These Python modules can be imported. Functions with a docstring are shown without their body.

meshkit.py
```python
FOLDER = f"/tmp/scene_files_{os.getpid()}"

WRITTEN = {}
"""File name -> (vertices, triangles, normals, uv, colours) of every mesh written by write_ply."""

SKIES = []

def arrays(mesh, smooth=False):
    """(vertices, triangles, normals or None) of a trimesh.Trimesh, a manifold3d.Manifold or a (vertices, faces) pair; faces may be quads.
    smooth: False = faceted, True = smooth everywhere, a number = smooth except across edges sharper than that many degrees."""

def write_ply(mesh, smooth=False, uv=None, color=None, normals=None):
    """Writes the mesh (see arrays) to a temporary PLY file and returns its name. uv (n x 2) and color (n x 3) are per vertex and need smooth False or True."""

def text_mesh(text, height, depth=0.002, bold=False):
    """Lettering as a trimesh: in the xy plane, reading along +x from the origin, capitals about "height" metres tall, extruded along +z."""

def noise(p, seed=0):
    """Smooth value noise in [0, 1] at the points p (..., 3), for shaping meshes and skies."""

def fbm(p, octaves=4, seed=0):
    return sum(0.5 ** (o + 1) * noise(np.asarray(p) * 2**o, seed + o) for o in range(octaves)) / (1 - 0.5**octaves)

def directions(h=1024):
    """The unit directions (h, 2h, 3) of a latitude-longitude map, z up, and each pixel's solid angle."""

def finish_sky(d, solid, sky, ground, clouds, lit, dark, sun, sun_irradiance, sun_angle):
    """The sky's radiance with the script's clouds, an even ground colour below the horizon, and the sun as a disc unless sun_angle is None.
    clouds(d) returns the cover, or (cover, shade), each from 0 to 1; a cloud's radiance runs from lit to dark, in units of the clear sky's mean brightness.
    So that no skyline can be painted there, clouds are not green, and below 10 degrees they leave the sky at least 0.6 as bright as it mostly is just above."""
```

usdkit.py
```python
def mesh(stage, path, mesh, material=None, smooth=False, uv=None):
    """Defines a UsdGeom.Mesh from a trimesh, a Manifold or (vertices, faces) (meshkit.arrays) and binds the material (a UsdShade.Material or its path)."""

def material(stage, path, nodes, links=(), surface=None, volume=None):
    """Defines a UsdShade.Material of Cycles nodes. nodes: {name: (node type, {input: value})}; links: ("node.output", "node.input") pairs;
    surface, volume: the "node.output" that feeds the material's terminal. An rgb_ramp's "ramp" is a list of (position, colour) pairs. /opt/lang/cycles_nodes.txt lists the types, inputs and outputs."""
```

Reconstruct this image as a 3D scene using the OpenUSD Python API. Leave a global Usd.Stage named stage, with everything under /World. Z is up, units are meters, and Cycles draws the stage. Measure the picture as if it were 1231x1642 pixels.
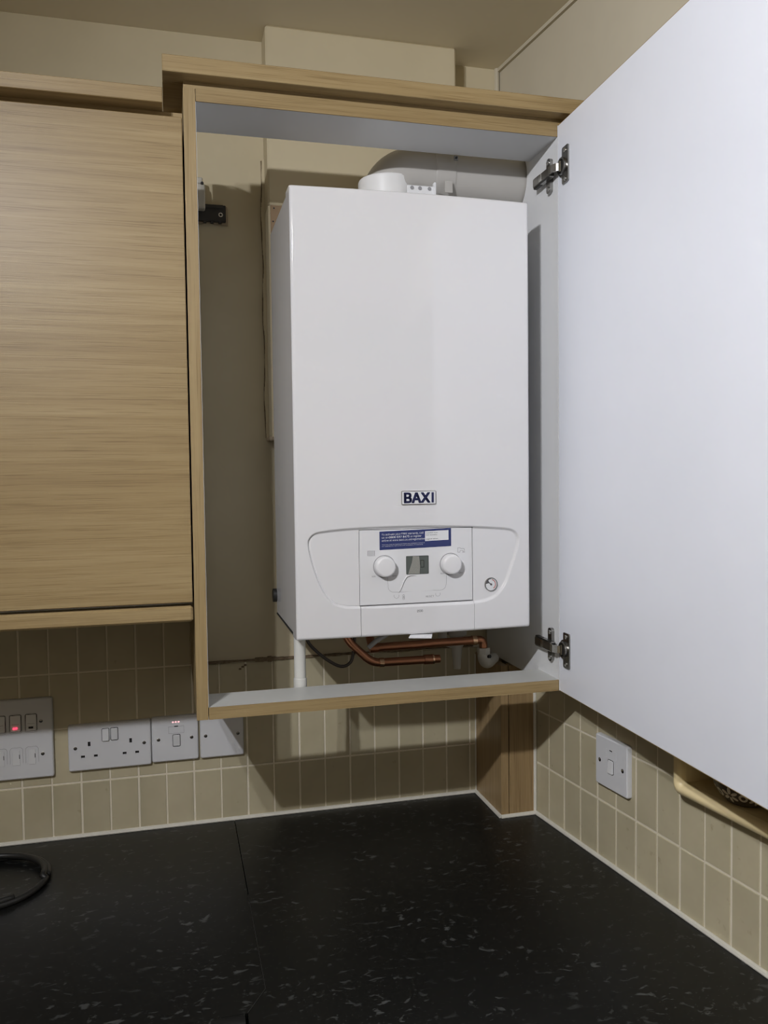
import math, random
import numpy as np, trimesh, manifold3d as m3
from shapely.geometry import Polygon, Point, LineString, box as sbox
from shapely.ops import unary_union
import usdkit, meshkit
from pxr import Usd, UsdGeom, UsdLux, Gf, Sdf

random.seed(7); rng = np.random.default_rng(7)
stage = Usd.Stage.CreateInMemory()
UsdGeom.SetStageUpAxis(stage, UsdGeom.Tokens.z); UsdGeom.SetStageMetersPerUnit(stage, 1.0)
UsdGeom.Xform.Define(stage, '/World'); UsdGeom.Scope.Define(stage, '/World/Looks')

# ------------------------------------------------------------------ camera, lamps, exposure
W_PX, H_PX, F_PX = 1231.0, 1642.0, 1321.43
CAM = np.array([-0.2841, -1.5915, 0.6602]); YAW, PITCH, ROLL = 0.2511, -0.0439, -0.0122
EXPOSURE = 1.68
fw = np.array([math.sin(YAW)*math.cos(PITCH), math.cos(YAW)*math.cos(PITCH), math.sin(PITCH)])
rt = np.array([math.cos(YAW), -math.sin(YAW), 0.0]); up = np.cross(rt, fw)
rt, up = math.cos(ROLL)*rt + math.sin(ROLL)*up, -math.sin(ROLL)*rt + math.cos(ROLL)*up
cam = UsdGeom.Camera.Define(stage, '/World/camera')
cam.AddTransformOp().Set(Gf.Matrix4d(*rt, 0, *up, 0, *(-fw), 0, *CAM, 1))
cam.CreateHorizontalApertureAttr(36.0); cam.CreateVerticalApertureAttr(36.0*H_PX/W_PX)
cam.CreateFocalLengthAttr(36.0*F_PX/W_PX); cam.CreateClippingRangeAttr(Gf.Vec2f(0.02, 50))
cam.CreateExposureAttr(EXPOSURE)

# a ceiling spot bar: two heads turned towards the open door, a third added to fill the shade by bounce
TO_DOOR, TO_ROOM_FILL = (1.4, .38, -.75), (-.50, -1.0, -.40)
LAMPS = [((-0.925, -1.69, 1.452), 2000.0, TO_DOOR, 80.0), ((-0.800, -1.66, 1.452), 1000.0, TO_DOOR, 80.0), ((-1.05, -1.72, 1.452), 3000.0, TO_ROOM_FILL, 75.0)]
LAMP_COL = (0.975, 0.98, 1.03)
for i, (p, power, aim, half) in enumerate(LAMPS):
    l = UsdLux.SphereLight.Define(stage, '/World/spot_bulb' + ('_%03d' % i if i else ''))
    z_ = -np.array(aim)/np.linalg.norm(aim); x_ = np.cross((0, 0, 1.0), z_); x_ /= np.linalg.norm(x_); y_ = np.cross(z_, x_)
    l.AddTransformOp().Set(Gf.Matrix4d(*x_, 0, *y_, 0, *z_, 0, *p, 1)); l.CreateRadiusAttr(0.016)
    sh = UsdLux.ShapingAPI.Apply(l.GetPrim()); sh.CreateShapingConeAngleAttr(half); sh.CreateShapingConeSoftnessAttr(1.0)
    l.CreateIntensityAttr(power); l.CreateColorAttr(Gf.Vec3f(*LAMP_COL)); l.CreateNormalizeAttr(False)

# ------------------------------------------------------------------ helpers
USED = {}
def numbered(parent, name):
    k = (parent, name); n = USED.get(k, 0); USED[k] = n + 1
    return name if n == 0 else '%s_%03d' % (name, n)
def tag(prim, label=None, cat=None, group=None, kind=None):
    for k, v in (('label', label), ('category', cat), ('group', group), ('kind', kind)):
        if v: prim.SetCustomDataByKey(k, v)
def tri(m):
    if isinstance(m, list): return trimesh.util.concatenate([tri(x) for x in m])
    if hasattr(m, 'to_mesh'):
        k = m.to_mesh(); return trimesh.Trimesh(k.vert_properties[:, :3], k.tri_verts, process=False)
    return m
class Thing:
    """An Xform at the thing's base; add() puts a part under it (mesh given in world coordinates)."""
    def __init__(s, name, label=None, cat=None, loc=(0, 0, 0), group=None, kind=None, parent=None):
        base = parent.path if parent else '/World'
        s.path = base + '/' + numbered(base, name); s.loc = np.array(loc, float) if not parent else parent.loc
        x = UsdGeom.Xform.Define(stage, s.path)
        if not parent: x.AddTranslateOp().Set(Gf.Vec3d(*s.loc.tolist()))
        s.prim = x.GetPrim(); tag(s.prim, label, cat, group, kind)
    def add(s, name, mesh, m, smooth=False, label=None, under=None, kind=None):
        base = under or s.path
        p = base + '/' + numbered(base, name); t = tri(mesh).copy(); t.vertices = t.vertices - s.loc
        g = usdkit.mesh(stage, p, t, M[m], smooth=smooth); tag(g.GetPrim(), label, kind=kind)
        return p
def single(name, mesh, m, smooth=False, label=None, cat=None, group=None, kind=None, loc=None):
    t = tri(mesh).copy(); p = '/World/' + numbered('/World', name)
    loc = np.array([t.bounds[:, 0].mean(), t.bounds[:, 1].mean(), t.bounds[0, 2]]) if loc is None else np.array(loc)
    t.vertices = t.vertices - loc
    g = usdkit.mesh(stage, p, t, M[m], smooth=smooth); g.AddTranslateOp().Set(Gf.Vec3d(*loc.tolist()))
    tag(g.GetPrim(), label, cat, group, kind)
    return p
def box(x0, x1, y0, y1, z0, z1, c=0.0):
    x0, x1 = sorted((x0, x1)); y0, y1 = sorted((y0, y1)); z0, z1 = sorted((z0, z1))
    if c <= 0:
        b = trimesh.creation.box((x1-x0, y1-y0, z1-z0)); b.apply_translation(((x0+x1)/2, (y0+y1)/2, (z0+z1)/2)); return b
    c = min(c, (x1-x0)*.45, (y1-y0)*.45, (z1-z0)*.45); P = []
    for ax in range(3):
        lo, hi = [x0+c, y0+c, z0+c], [x1-c, y1-c, z1-c]; lo[ax] -= c; hi[ax] += c
        P += [(a, b, d) for a in (lo[0], hi[0]) for b in (lo[1], hi[1]) for d in (lo[2], hi[2])]
    return trimesh.convex.convex_hull(np.array(P))
def extrude(poly, h, w0=0.0):
    gs = getattr(poly, 'geoms', [poly]); out = []
    for g in gs:
        if g.is_empty or g.area < 1e-9: continue
        e = trimesh.creation.extrude_polygon(g, h, engine='earcut'); e.apply_translation((0, 0, w0)); out.append(e)
    return trimesh.util.concatenate(out)
def rrect(a0, b0, a1, b1, r, n=5):
    return sbox(a0+r, b0+r, a1-r, b1-r).buffer(r, quad_segs=n)
def tube(pts, r, sides=16, caps=True, bend=0.0, nb=6):
    """A swept round bar through pts; inner corners rounded with the given bend radius."""
    pts = [np.array(p, float) for p in pts]
    if bend > 0:
        q = [pts[0]]
        if np.ndim(r): r = [r[0]] + [x for x in r[1:-1] for _ in range(nb)] + [r[-1]]
        for a, b, c in zip(pts, pts[1:], pts[2:]):
            d0, d1 = (a-b), (c-b); l = min(bend, np.linalg.norm(d0)*.49, np.linalg.norm(d1)*.49)
            p0, p1 = b + d0/np.linalg.norm(d0)*l, b + d1/np.linalg.norm(d1)*l
            for t in np.linspace(0, 1, nb): q.append((1-t)**2*p0 + 2*t*(1-t)*b + t*t*p1)
        q.append(pts[-1]); pts = q
    p = np.array(pts); t = np.gradient(p, axis=0); t /= np.linalg.norm(t, axis=1, keepdims=True)+1e-12
    n0 = np.cross(t[0], (0, 0, 1.0) if abs(t[0][2]) < .9 else (1.0, 0, 0)); n0 /= np.linalg.norm(n0); N = [n0]
    for k in range(1, len(p)):
        n = N[-1] - t[k]*(N[-1] @ t[k]); N.append(n/np.linalg.norm(n))
    N = np.array(N); B = np.cross(t, N); a = np.arange(sides)*2*np.pi/sides; R = np.broadcast_to(r, (len(p),))
    v = (p[:, None] + R[:, None, None]*(np.cos(a)[None, :, None]*N[:, None] + np.sin(a)[None, :, None]*B[:, None])).reshape(-1, 3)
    f = []
    for i in range(len(p)-1):
        for j in range(sides):
            k = (j+1) % sides; A, Bq, C, D = i*sides+j, i*sides+k, (i+1)*sides+k, (i+1)*sides+j
            f += [(A, Bq, C), (A, C, D)]
    if caps:
        v = np.vstack([v, p[0], p[-1]]); n = len(v)
        for j in range(sides):
            k = (j+1) % sides; f += [(n-2, k, j), (n-1, (len(p)-1)*sides+j, (len(p)-1)*sides+k)]
    return trimesh.Trimesh(v, f, process=False)
def lathe(prof, n=40):
    """prof: (radius, height) pairs, turned about +z."""
    return trimesh.creation.revolve(np.array(prof, float), sections=n)
def hull_layers(layers):
    """layers: (polygon, height) -> convex solid."""
    P = np.vstack([np.c_[np.array(g.exterior.coords)[:-1], np.full(len(g.exterior.coords)-1, h)] for g, h in layers])
    return m3.Manifold.hull_points(P)
def mbox(a0, a1, b0, b1, c0, c1):
    return m3.Manifold.cube((a1-a0, b1-b0, c1-c0)).translate((a0, b0, c0))
def grid_mesh(us, vs, wfun, back=None):
    """Height field over a u,v grid; with back, closed by a rim down to that w (and a flat back)."""
    U, V = np.meshgrid(us, vs, indexing='ij'); Wd = wfun(U, V); nu, nv = len(us), len(vs)
    v = np.stack([U, V, Wd], -1).reshape(-1, 3); i, j = np.meshgrid(np.arange(nu-1), np.arange(nv-1), indexing='ij')
    a = (i*nv+j).ravel(); q = np.stack([a, a+nv, a+nv+1, a+1], 1); f = np.vstack([q[:, [0, 1, 2]], q[:, [0, 2, 3]]])
    if back is not None:
        ring = [k*nv for k in range(nu)] + [(nu-1)*nv+k for k in range(1, nv)] + [k*nv+nv-1 for k in range(nu-2, -1, -1)] + [k for k in range(nv-2, 0, -1)]
        n = len(v); rv = v[ring].copy(); tv = v[ring].copy(); rv[:, 2] = back; v = np.vstack([v, tv, rv]); L = len(ring); g = []
        for k in range(L):
            m = (k+1) % L; A, B2, C, D = n+k, n+m, n+L+m, n+L+k; g += [(A, D, C), (A, C, B2)]
        c = len(v); v = np.vstack([v, [[us[0], vs[0], back], [us[-1], vs[0], back], [us[-1], vs[-1], back], [us[0], vs[-1], back]]])
        g += [(c, c+3, c+2), (c, c+2, c+1)]; f = np.vstack([f, g])
    return trimesh.Trimesh(v, f, process=False)
class Frame:
    """Local (a right, b up, c outward) to world."""
    def __init__(s, o, ea, eb, ec): s.o, s.R = np.array(o, float), np.array([ea, eb, ec], float)
    def __call__(s, m):
        t = tri(m).copy(); t.vertices = np.asarray(t.vertices) @ s.R + s.o; return t
def text(t, h, a, b, c, bold=False, depth=.0004, width=None):
    """Lettering centred on (a, b) at height c in a local frame; squeezed to width if given."""
    m = meshkit.text_mesh(t, h, depth, bold); w = np.ptp(m.vertices[:, 0])
    m.vertices[:, 0] -= m.bounds[:, 0].mean()
    if width: m.vertices[:, 0] *= width/w
    m.vertices[:, 1] -= h/2; m.apply_translation((a, b, c)); return m
def ribbon(pts, wd, h, c):
    return extrude(LineString(pts).buffer(wd/2, cap_style='round', quad_segs=3), h, c)

# ------------------------------------------------------------------ materials
M = {}
def mat(name, nodes, links=(), surface='p.BSDF'):
    M[name] = usdkit.material(stage, '/World/Looks/' + name, nodes, links, surface=surface)
def plain(name, col, rough=.5, **kw):
    mat(name, {'p': ('principled_bsdf', {'base_color': col, 'roughness': rough, **kw})})
def mottled(name, c0, c1, scale=6, rough=.6, bump=0.0, bscale=200, stretch=(1, 1, 1), **kw):
    n = {'g': ('geometry', {}), 'm': ('mapping', {'scale': stretch}), 'n': ('noise_texture', {'scale': scale, 'detail': 5.0, 'roughness': .6}),
         'r': ('rgb_ramp', {'ramp': [(.3, c0), (.7, c1)]}), 'p': ('principled_bsdf', {'roughness': rough, **kw})}
    l = [('g.position', 'm.vector'), ('m.vector', 'n.vector'), ('n.fac', 'r.fac'), ('r.color', 'p.base_color')]
    if bump:
        n['b'] = ('noise_texture', {'scale': bscale, 'detail': 3.0}); n['bu'] = ('bump', {'strength': bump, 'distance': .002})
        l += [('g.position', 'b.vector'), ('b.fac', 'bu.height'), ('bu.normal', 'p.normal')]
    mat(name, n, l)
def oak(name, axis, c_dark=(.252, .172, .076), c_mid=(.335, .241, .112), c_light=(.405, .304, .154)):
    s = [105., 105., 105.]; s[axis] = 2.6; f = [620., 620., 620.]; f[axis] = 11.; b = [9., 9., 9.]; b[axis] = .7
    n = {'g': ('geometry', {}),
         'm1': ('mapping', {'scale': tuple(s)}), 'm2': ('mapping', {'scale': tuple(f)}), 'm3': ('mapping', {'scale': tuple(b)}),
         'n1': ('noise_texture', {'scale': 1.0, 'detail': 6.0, 'roughness': .65, 'distortion': .35}),
         'n2': ('noise_texture', {'scale': 1.0, 'detail': 2.0, 'roughness': .5}),
         'n3': ('noise_texture', {'scale': 1.0, 'detail': 2.0}),
         'a': ('mix_float', {'fac': .35}), 'r': ('rgb_ramp', {'ramp': [(.30, c_dark), (.48, c_mid), (.66, c_light)]}),
         'r2': ('rgb_ramp', {'ramp': [(.32, (.70, .66, .60)), (.46, (1, 1, 1))]}),
         'x': ('mix', {'mix_type': 'multiply', 'fac': .75}), 'bu': ('bump', {'strength': .12, 'distance': .001}),
         'p': ('principled_bsdf', {'roughness': .42, 'specular_ior_level': .5})}
    l = [('g.position', 'm1.vector'), ('g.position', 'm2.vector'), ('g.position', 'm3.vector'), ('m1.vector', 'n1.vector'), ('m2.vector', 'n2.vector'),
         ('m3.vector', 'n3.vector'), ('n1.fac', 'a.a'), ('n3.fac', 'a.b'), ('a.result', 'r.fac'), ('n2.fac', 'r2.fac'),
         ('r.color', 'x.color1'), ('r2.color', 'x.color2'), ('x.color', 'p.base_color'), ('n2.fac', 'bu.height'), ('bu.normal', 'p.normal')]
    mat(name, n, l)
oak('oak_x', 0); oak('oak_y', 1); oak('oak_z', 2)
oak('boxing_oak', 2, (.25, .165, .077), (.345, .24, .118), (.41, .29, .155))
mottled('wall_paint', (.55, .48, .320), (.61, .535, .367), 3.5, .75, .15, 60)
mottled('wall_paint_right', (.51, .46, .35), (.57, .52, .40), 3.0, .75, .15, 60)
mottled('ceiling_paint', (.80, .73, .58), (.84, .77, .62), 2.5, .85, .1, 80)
mottled('floor_vinyl', (.075, .065, .05), (.10, .088, .07), 5, .5)
mottled('far_wall', (.46, .385, .265), (.50, .42, .295), 3.0, .75)
mottled('grout_lines', (.74, .68, .54), (.82, .76, .62), 30, .8)
mottled('dark_wood', (.055, .035, .02), (.085, .055, .032), 6, .45, stretch=(8, 8, 1))
mottled('silicone', (.66, .64, .56), (.74, .72, .64), 40, .45)
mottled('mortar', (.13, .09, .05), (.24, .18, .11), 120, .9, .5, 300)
mat('tile_glaze', {'g': ('geometry', {}), 'n': ('noise_texture', {'scale': 9.0, 'detail': 5.0, 'roughness': .6}), 'n2': ('noise_texture', {'scale': 55.0, 'detail': 3.0}),
    'o': ('object_info', {}), 'r': ('rgb_ramp', {'ramp': [(.3, (.475, .425, .282)), (.7, (.555, .500, .345))]}),
    'r2': ('rgb_ramp', {'ramp': [(.24, (.70, .64, .54)), (.33, (1, 1, 1))]}), 'x': ('mix', {'mix_type': 'multiply', 'fac': .6}),
    'mr': ('map_range', {'value': .5, 'to_min': .93, 'to_max': 1.07}), 'h': ('hsv', {}), 'p': ('principled_bsdf', {'roughness': .42})},
    [('g.position', 'n.vector'), ('g.position', 'n2.vector'), ('n.fac', 'r.fac'), ('n2.fac', 'r2.fac'), ('r.color', 'x.color1'), ('r2.color', 'x.color2'),
     ('o.random', 'mr.value'), ('mr.result', 'h.value'), ('x.color', 'h.color'), ('h.color', 'p.base_color')])
mat('worktop_laminate', {'g': ('geometry', {}), 'm': ('mapping', {'scale': (52., 84., 60.), 'rotation': (0, 0, .25)}), 'm2': ('mapping', {'scale': (150., 260., 200.)}), 'm3': ('mapping', {'scale': (9., 9., 9.)}),
    'n': ('noise_texture', {'scale': 1.0, 'detail': 2.5, 'roughness': .6, 'distortion': .6}), 'n2': ('noise_texture', {'scale': 1.0, 'detail': 2.0}), 'n3': ('noise_texture', {'scale': 1.0, 'detail': 3.0}),
    'r': ('rgb_ramp', {'ramp': [(.605, (0, 0, 0)), (.630, (.40, .40, .40)), (.70, (1, 1, 1))]}), 'r2': ('rgb_ramp', {'ramp': [(.66, (0, 0, 0)), (.72, (.6, .6, .6))]}),
    'r3': ('rgb_ramp', {'ramp': [(.40, (.25, .25, .25)), (.62, (1, 1, 1))]}), 'x': ('mix', {'mix_type': 'lighten', 'fac': 1.0}), 'y': ('mix', {'mix_type': 'multiply', 'fac': 1.0}),
    'bw': ('rgb_to_bw', {}), 'c': ('mix', {'color1': (.0075, .0080, .0076), 'color2': (.075, .079, .077)}), 'p': ('principled_bsdf', {'roughness': .36, 'specular_ior_level': .28})},
    [('g.position', 'm.vector'), ('g.position', 'm2.vector'), ('g.position', 'm3.vector'), ('m.vector', 'n.vector'), ('m2.vector', 'n2.vector'), ('m3.vector', 'n3.vector'),
     ('n.fac', 'r.fac'), ('n2.fac', 'r2.fac'), ('n3.fac', 'r3.fac'), ('r.color', 'x.color1'), ('r2.color', 'x.color2'), ('x.color', 'y.color1'), ('r3.color', 'y.color2'),
     ('y.color', 'bw.color'), ('bw.val', 'c.fac'), ('c.color', 'p.base_color')])
mottled('white_melamine', (.735, .745, .75), (.775, .785, .79), 2.5, .42)
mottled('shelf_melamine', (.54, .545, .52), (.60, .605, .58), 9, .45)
mottled('door_melamine', (.835, .865, .935), (.865, .895, .965), 4, .38)
plain('boiler_enamel', (.765, .765, .775), .06, coat_weight=.3, coat_roughness=.05)
plain('boiler_plastic', (.76, .765, .775), .28)
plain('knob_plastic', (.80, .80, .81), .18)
plain('socket_plastic', (.70, .71, .73), .22)
plain('rocker_plastic', (.74, .75, .76), .2)
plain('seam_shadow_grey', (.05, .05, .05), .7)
plain('pin_black', (.012, .012, .012), .6)
plain('chrome', (.62, .62, .60), .18, metallic=1.0)
plain('nickel', (.30, .295, .28), .27, metallic=1.0)
plain('copper', (.38, .17, .09), .36, metallic=1.0)
plain('copper_bright', (.75, .47, .28), .22, metallic=1.0)
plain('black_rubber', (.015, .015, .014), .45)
plain('black_metal', (.03, .028, .025), .5)
plain('navy_print', (.032, .045, .155), .35)
plain('logo_navy', (.022, .026, .085), .3)
plain('white_print', (.78, .79, .80), .5)
plain('grey_print', (.30, .30, .31), .5)
plain('joint_grey', (.030, .030, .029), .5)
plain('dark_print', (.10, .10, .105), .5)
plain('red_print', (.45, .10, .08), .5)
plain('lcd_glass', (.115, .130, .120), .15)
plain('lcd_segment', (.03, .034, .03), .5)
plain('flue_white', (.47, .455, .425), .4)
plain('collar_white', (.80, .80, .79), .35)
plain('pipe_white', (.66, .66, .62), .4)
plain('trap_cream', (.50, .48, .42), .5)
plain('grey_hose', (.30, .30, .29), .5)
plain('cable_brown', (.05, .04, .032), .5)
mottled('bare_board', (.20, .135, .075), (.27, .185, .11), 14, .85)
mottled('bare_plaster', (.34, .27, .18), (.42, .34, .235), 10, .85, .3, 150)
plain('niche_glaze', (.90, .75, .43), .3)
plain('bowl_brown', (.11, .085, .06), .35)
plain('bowl_cream', (.82, .75, .60), .4)
plain('film_clear', (.62, .61, .55), .08, alpha=.30)
mat('neon_red', {'e': ('emission', {'color': (1.0, .06, .12), 'strength': .55})}, surface='e.emission')
mat('neon_pink', {'e': ('emission', {'color': (1.0, .40, .42), 'strength': .50})}, surface='e.emission')
mat('bulb_glow', {'e': ('emission', {'color': LAMP_COL, 'strength': 6.0})}, surface='e.emission')

# ------------------------------------------------------------------ the room (z = 0 is the worktop)
H_CEIL, Z_FLOOR = 1.4794, -0.90
PHI, XR = 0.1191, 0.3729                                     # the right wall stands 6.8 degrees off square
TV = np.array([math.sin(PHI), -math.cos(PHI), 0.0]); NV = np.array([-math.cos(PHI), -math.sin(PHI), 0.0])
RW = Frame((XR, 0, 0), TV, (0, 0, 1), NV)                    # a: along the wall towards the room, c: out of the wall
BW = Frame((0, 0, 0), (1, 0, 0), (0, 0, 1), (0, -1, 0))      # back wall
X_LEFT, Y_FRONT = -3.00, -3.60
PL = 0.004                                                   # plaster lies this far behind the tile faces
wall_b = Thing('wall_back', loc=(0, 0, Z_FLOOR), kind='structure')
wall_b.add('plaster', box(X_LEFT-.1, XR+.12, PL, .12, Z_FLOOR, H_CEIL+.1), 'wall_paint')
wall_r = Thing('wall_right', loc=(XR, 0, Z_FLOOR), kind='structure')
NI = dict(a0=.549, a1=.775, b0=.1925, b1=.355)                # ceramic niche, outer frame
outer = sbox(-.02, Z_FLOOR, 3.0, H_CEIL+.1).difference(sbox(NI['a0']+.016, NI['b0']+.016, NI['a1']-.016, NI['b1']-.016))
wall_r.add('plaster', RW(extrude(outer, .12, -.12-PL)), 'wall_paint_right')
single('wall_left', box(X_LEFT-.1, X_LEFT, Y_FRONT-.1, PL, Z_FLOOR, H_CEIL+.1), 'far_wall', kind='structure')
single('wall_front', box(X_LEFT-.1, 1.0, Y_FRONT-.1, Y_FRONT, Z_FLOOR, H_CEIL+.1), 'far_wall', kind='structure')
single('floor', box(X_LEFT-.1, 1.0, Y_FRONT-.1, .12, Z_FLOOR-.05, Z_FLOOR), 'floor_vinyl', kind='structure')
single('ceiling', box(X_LEFT-.1, 1.0, Y_FRONT-.1, .12, H_CEIL, H_CEIL+.06), 'ceiling_paint', kind='structure')
# coving bead where the ceiling meets the right wall, and the corner bead
single('trim_1', [RW(ribbon([(0, H_CEIL-.002), (2.4, H_CEIL-.002)], .010, .006, -PL)), tube([(XR-.002, PL-.003, 1.26), (XR-.002, PL-.003, H_CEIL)], .005, 8)], 'wall_paint_right', kind='structure')

# unseen dark door, added so the boiler front reflects a darker room
d1 = Thing('door_1', loc=tuple(np.array([XR, 0, 0])+TV*1.95+[0, 0, Z_FLOOR]), kind='structure')
d1.add('leaf', RW(box(1.52, 2.38, Z_FLOOR, 1.16, -.004, .030, .002)), 'dark_wood')
d1.add('frame', RW(extrude(sbox(1.45, Z_FLOOR, 2.45, 1.23).difference(sbox(1.52, Z_FLOOR-.1, 2.38, 1.16)), .024, -.004)), 'dark_wood')
d1.add('handle', RW(tube([(1.60, .15, .030), (1.60, .15, .075), (1.72, .15, .075)], .009, 12, bend=.02)), 'chrome')

# boxed pier behind the boiler, its wall bead and the bare board the boiler hangs on
PX0, PX1, PD = -0.1024, 0.2626, 0.0588
pier = Thing('pier', loc=((PX0+PX1)/2, 0, .733), kind='structure')
pier.add('plaster_face', [box(PX0, PX1, -PD, PL, 1.157, H_CEIL, .003), box(PX0, PX1, -PD+.002, PL, .735, 1.157)], 'wall_paint')
pier.add('backing_board', box(PX0+.004, PX1, -PD-.001, -PD+.002, .735, 1.157), 'bare_board', label='bare brown board')
for (x, z) in ((-.094, 1.128), (-.092, 1.152), (-.085, 1.119)):
    pier.add('nail_hole', tube([(x, -PD-.0012, z), (x, -PD, z)], .0016, 8), 'pin_black')
zz = np.linspace(.735, 1.258, 60)
e0 = PX0-.0055+.0012*np.sin(zz*37)+.0008*np.sin(zz*91)
pier.add('wall_bead', trimesh.util.concatenate([box(float(a), PX0+.001, -.006, PL, z0, z1) for a, z0, z1 in zip(e0, zz, zz[1:])]), 'wall_paint')
pier.add('crack', [tube([(PX0-.0062+.0012*math.sin(z*37), -.0035, z) for z in np.linspace(.735, 1.256, 50)], .0011, 6), tube([(PX0+.001, -PD+.004, z) for z in (.735, .9, 1.05, 1.157)], .0012, 6)], 'mortar')  # second tube draws the shadow gap beside the boiler as a dark line
pier.add('chipped_end', box(PX0-.004, PX0+.006, -PD+.004, PL, .728, .7365, .002), 'bare_plaster')

# tiles: 100 mm tiles scored down the middle, so every 51 mm field reads as a tile of its own
TW, TH, XB0, ZR = 0.0507, 0.1022, -0.5599, 0.1018
def tile_mesh(poly):
    """Domed edge: a bevelled plate, back at -PL+.001, face at 0."""
    g = poly.buffer(0)
    if g.geom_type != 'Polygon' or g.area < 2e-5: return None
    if len(g.exterior.coords) <= 6 and abs(g.area - g.envelope.area) < 1e-9:
        return tri(hull_layers([(g, -PL), (g, -.0011), (g.buffer(-.0009, join_style='mitre'), 0.0)]))
    return extrude(g, PL, -PL)
def lay(th, fr, a_of, ks, rows, clip=None, keep=None):
    for k in ks:
        strong0, strong1 = (k % 2 == 0), ((k+1) % 2 == 0)
        a0 = a_of(k) + (.0016 if strong0 else .0012); a1 = a_of(k+1) - (.0016 if strong1 else .0012)
        for r in rows:
            b0, b1 = ZR-TH+TH*r + (.0014 if r else .003), ZR+TH*r - .0014
            p = sbox(a0, b0, a1, b1)
            if keep is not None: p = p.intersection(keep)
            if clip is not None: p = p.difference(clip)
            if p.is_empty: continue
            for g in getattr(p, 'geoms', [p]):
                t = tile_mesh(g)
                if t is not None: th.add('tile', fr(t), 'tile_glaze')
lay(wall_b, BW, lambda k: XB0+k*TW, range(-14, 19), range(0, 3), keep=sbox(-1.25, 0, .3712, .40))
lay(wall_b, BW, lambda k: XB0+k*TW, range(-14, 6), range(3, 5), keep=sbox(-1.25, 0, -.257, .60))
wall_b.add('grout', [box(-1.25, .371, .0009, PL+.001, 0, .3077), box(-1.25, -.257, .0009, PL+.001, .3077, .52)], 'grout_lines')
YR0 = 0.1805
nich = sbox(NI['a0']+.003, NI['b0']+.002, NI['a1']-.003, NI['b1']-.002)
lay(wall_r, RW, lambda k: YR0+(k-1)*TW, range(-3, 21), range(0, 4), clip=nich, keep=sbox(.02, 0, 1.2, .6))
g_r = sbox(.02, 0, 1.2, .409).difference(nich)
wall_r.add('grout', RW(extrude(g_r, .0040, -PL-.001)), 'grout_lines')
# rough mortar along the top of the tiles inside the boiler cupboard
seg = []
xs = np.linspace(-.24, .31, 70)
for x0, x1 in zip(xs, xs[1:]):
    h = .0010 + .0018*meshkit.noise(np.array([x0*60, 3.1, 0.2])) + (.004 if -.14 < x0 < -.085 else 0)*meshkit.noise(np.array([x0*150, 1.1, 7.]))
    seg.append(box(x0, x1, -.0015-.5*h, PL, .3075-h*.8, .3075+h))
wall_b.add('mortar_edge', seg, 'mortar', kind='stuff')
for (x, z) in ((-.165, .292), (-.160, .296), (-.155, .299)):
    wall_b.add('mortar_speck', box(x-.003, x+.002, -.0012, .001, z-.0015, z+.002, .0006), 'mortar')

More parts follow.
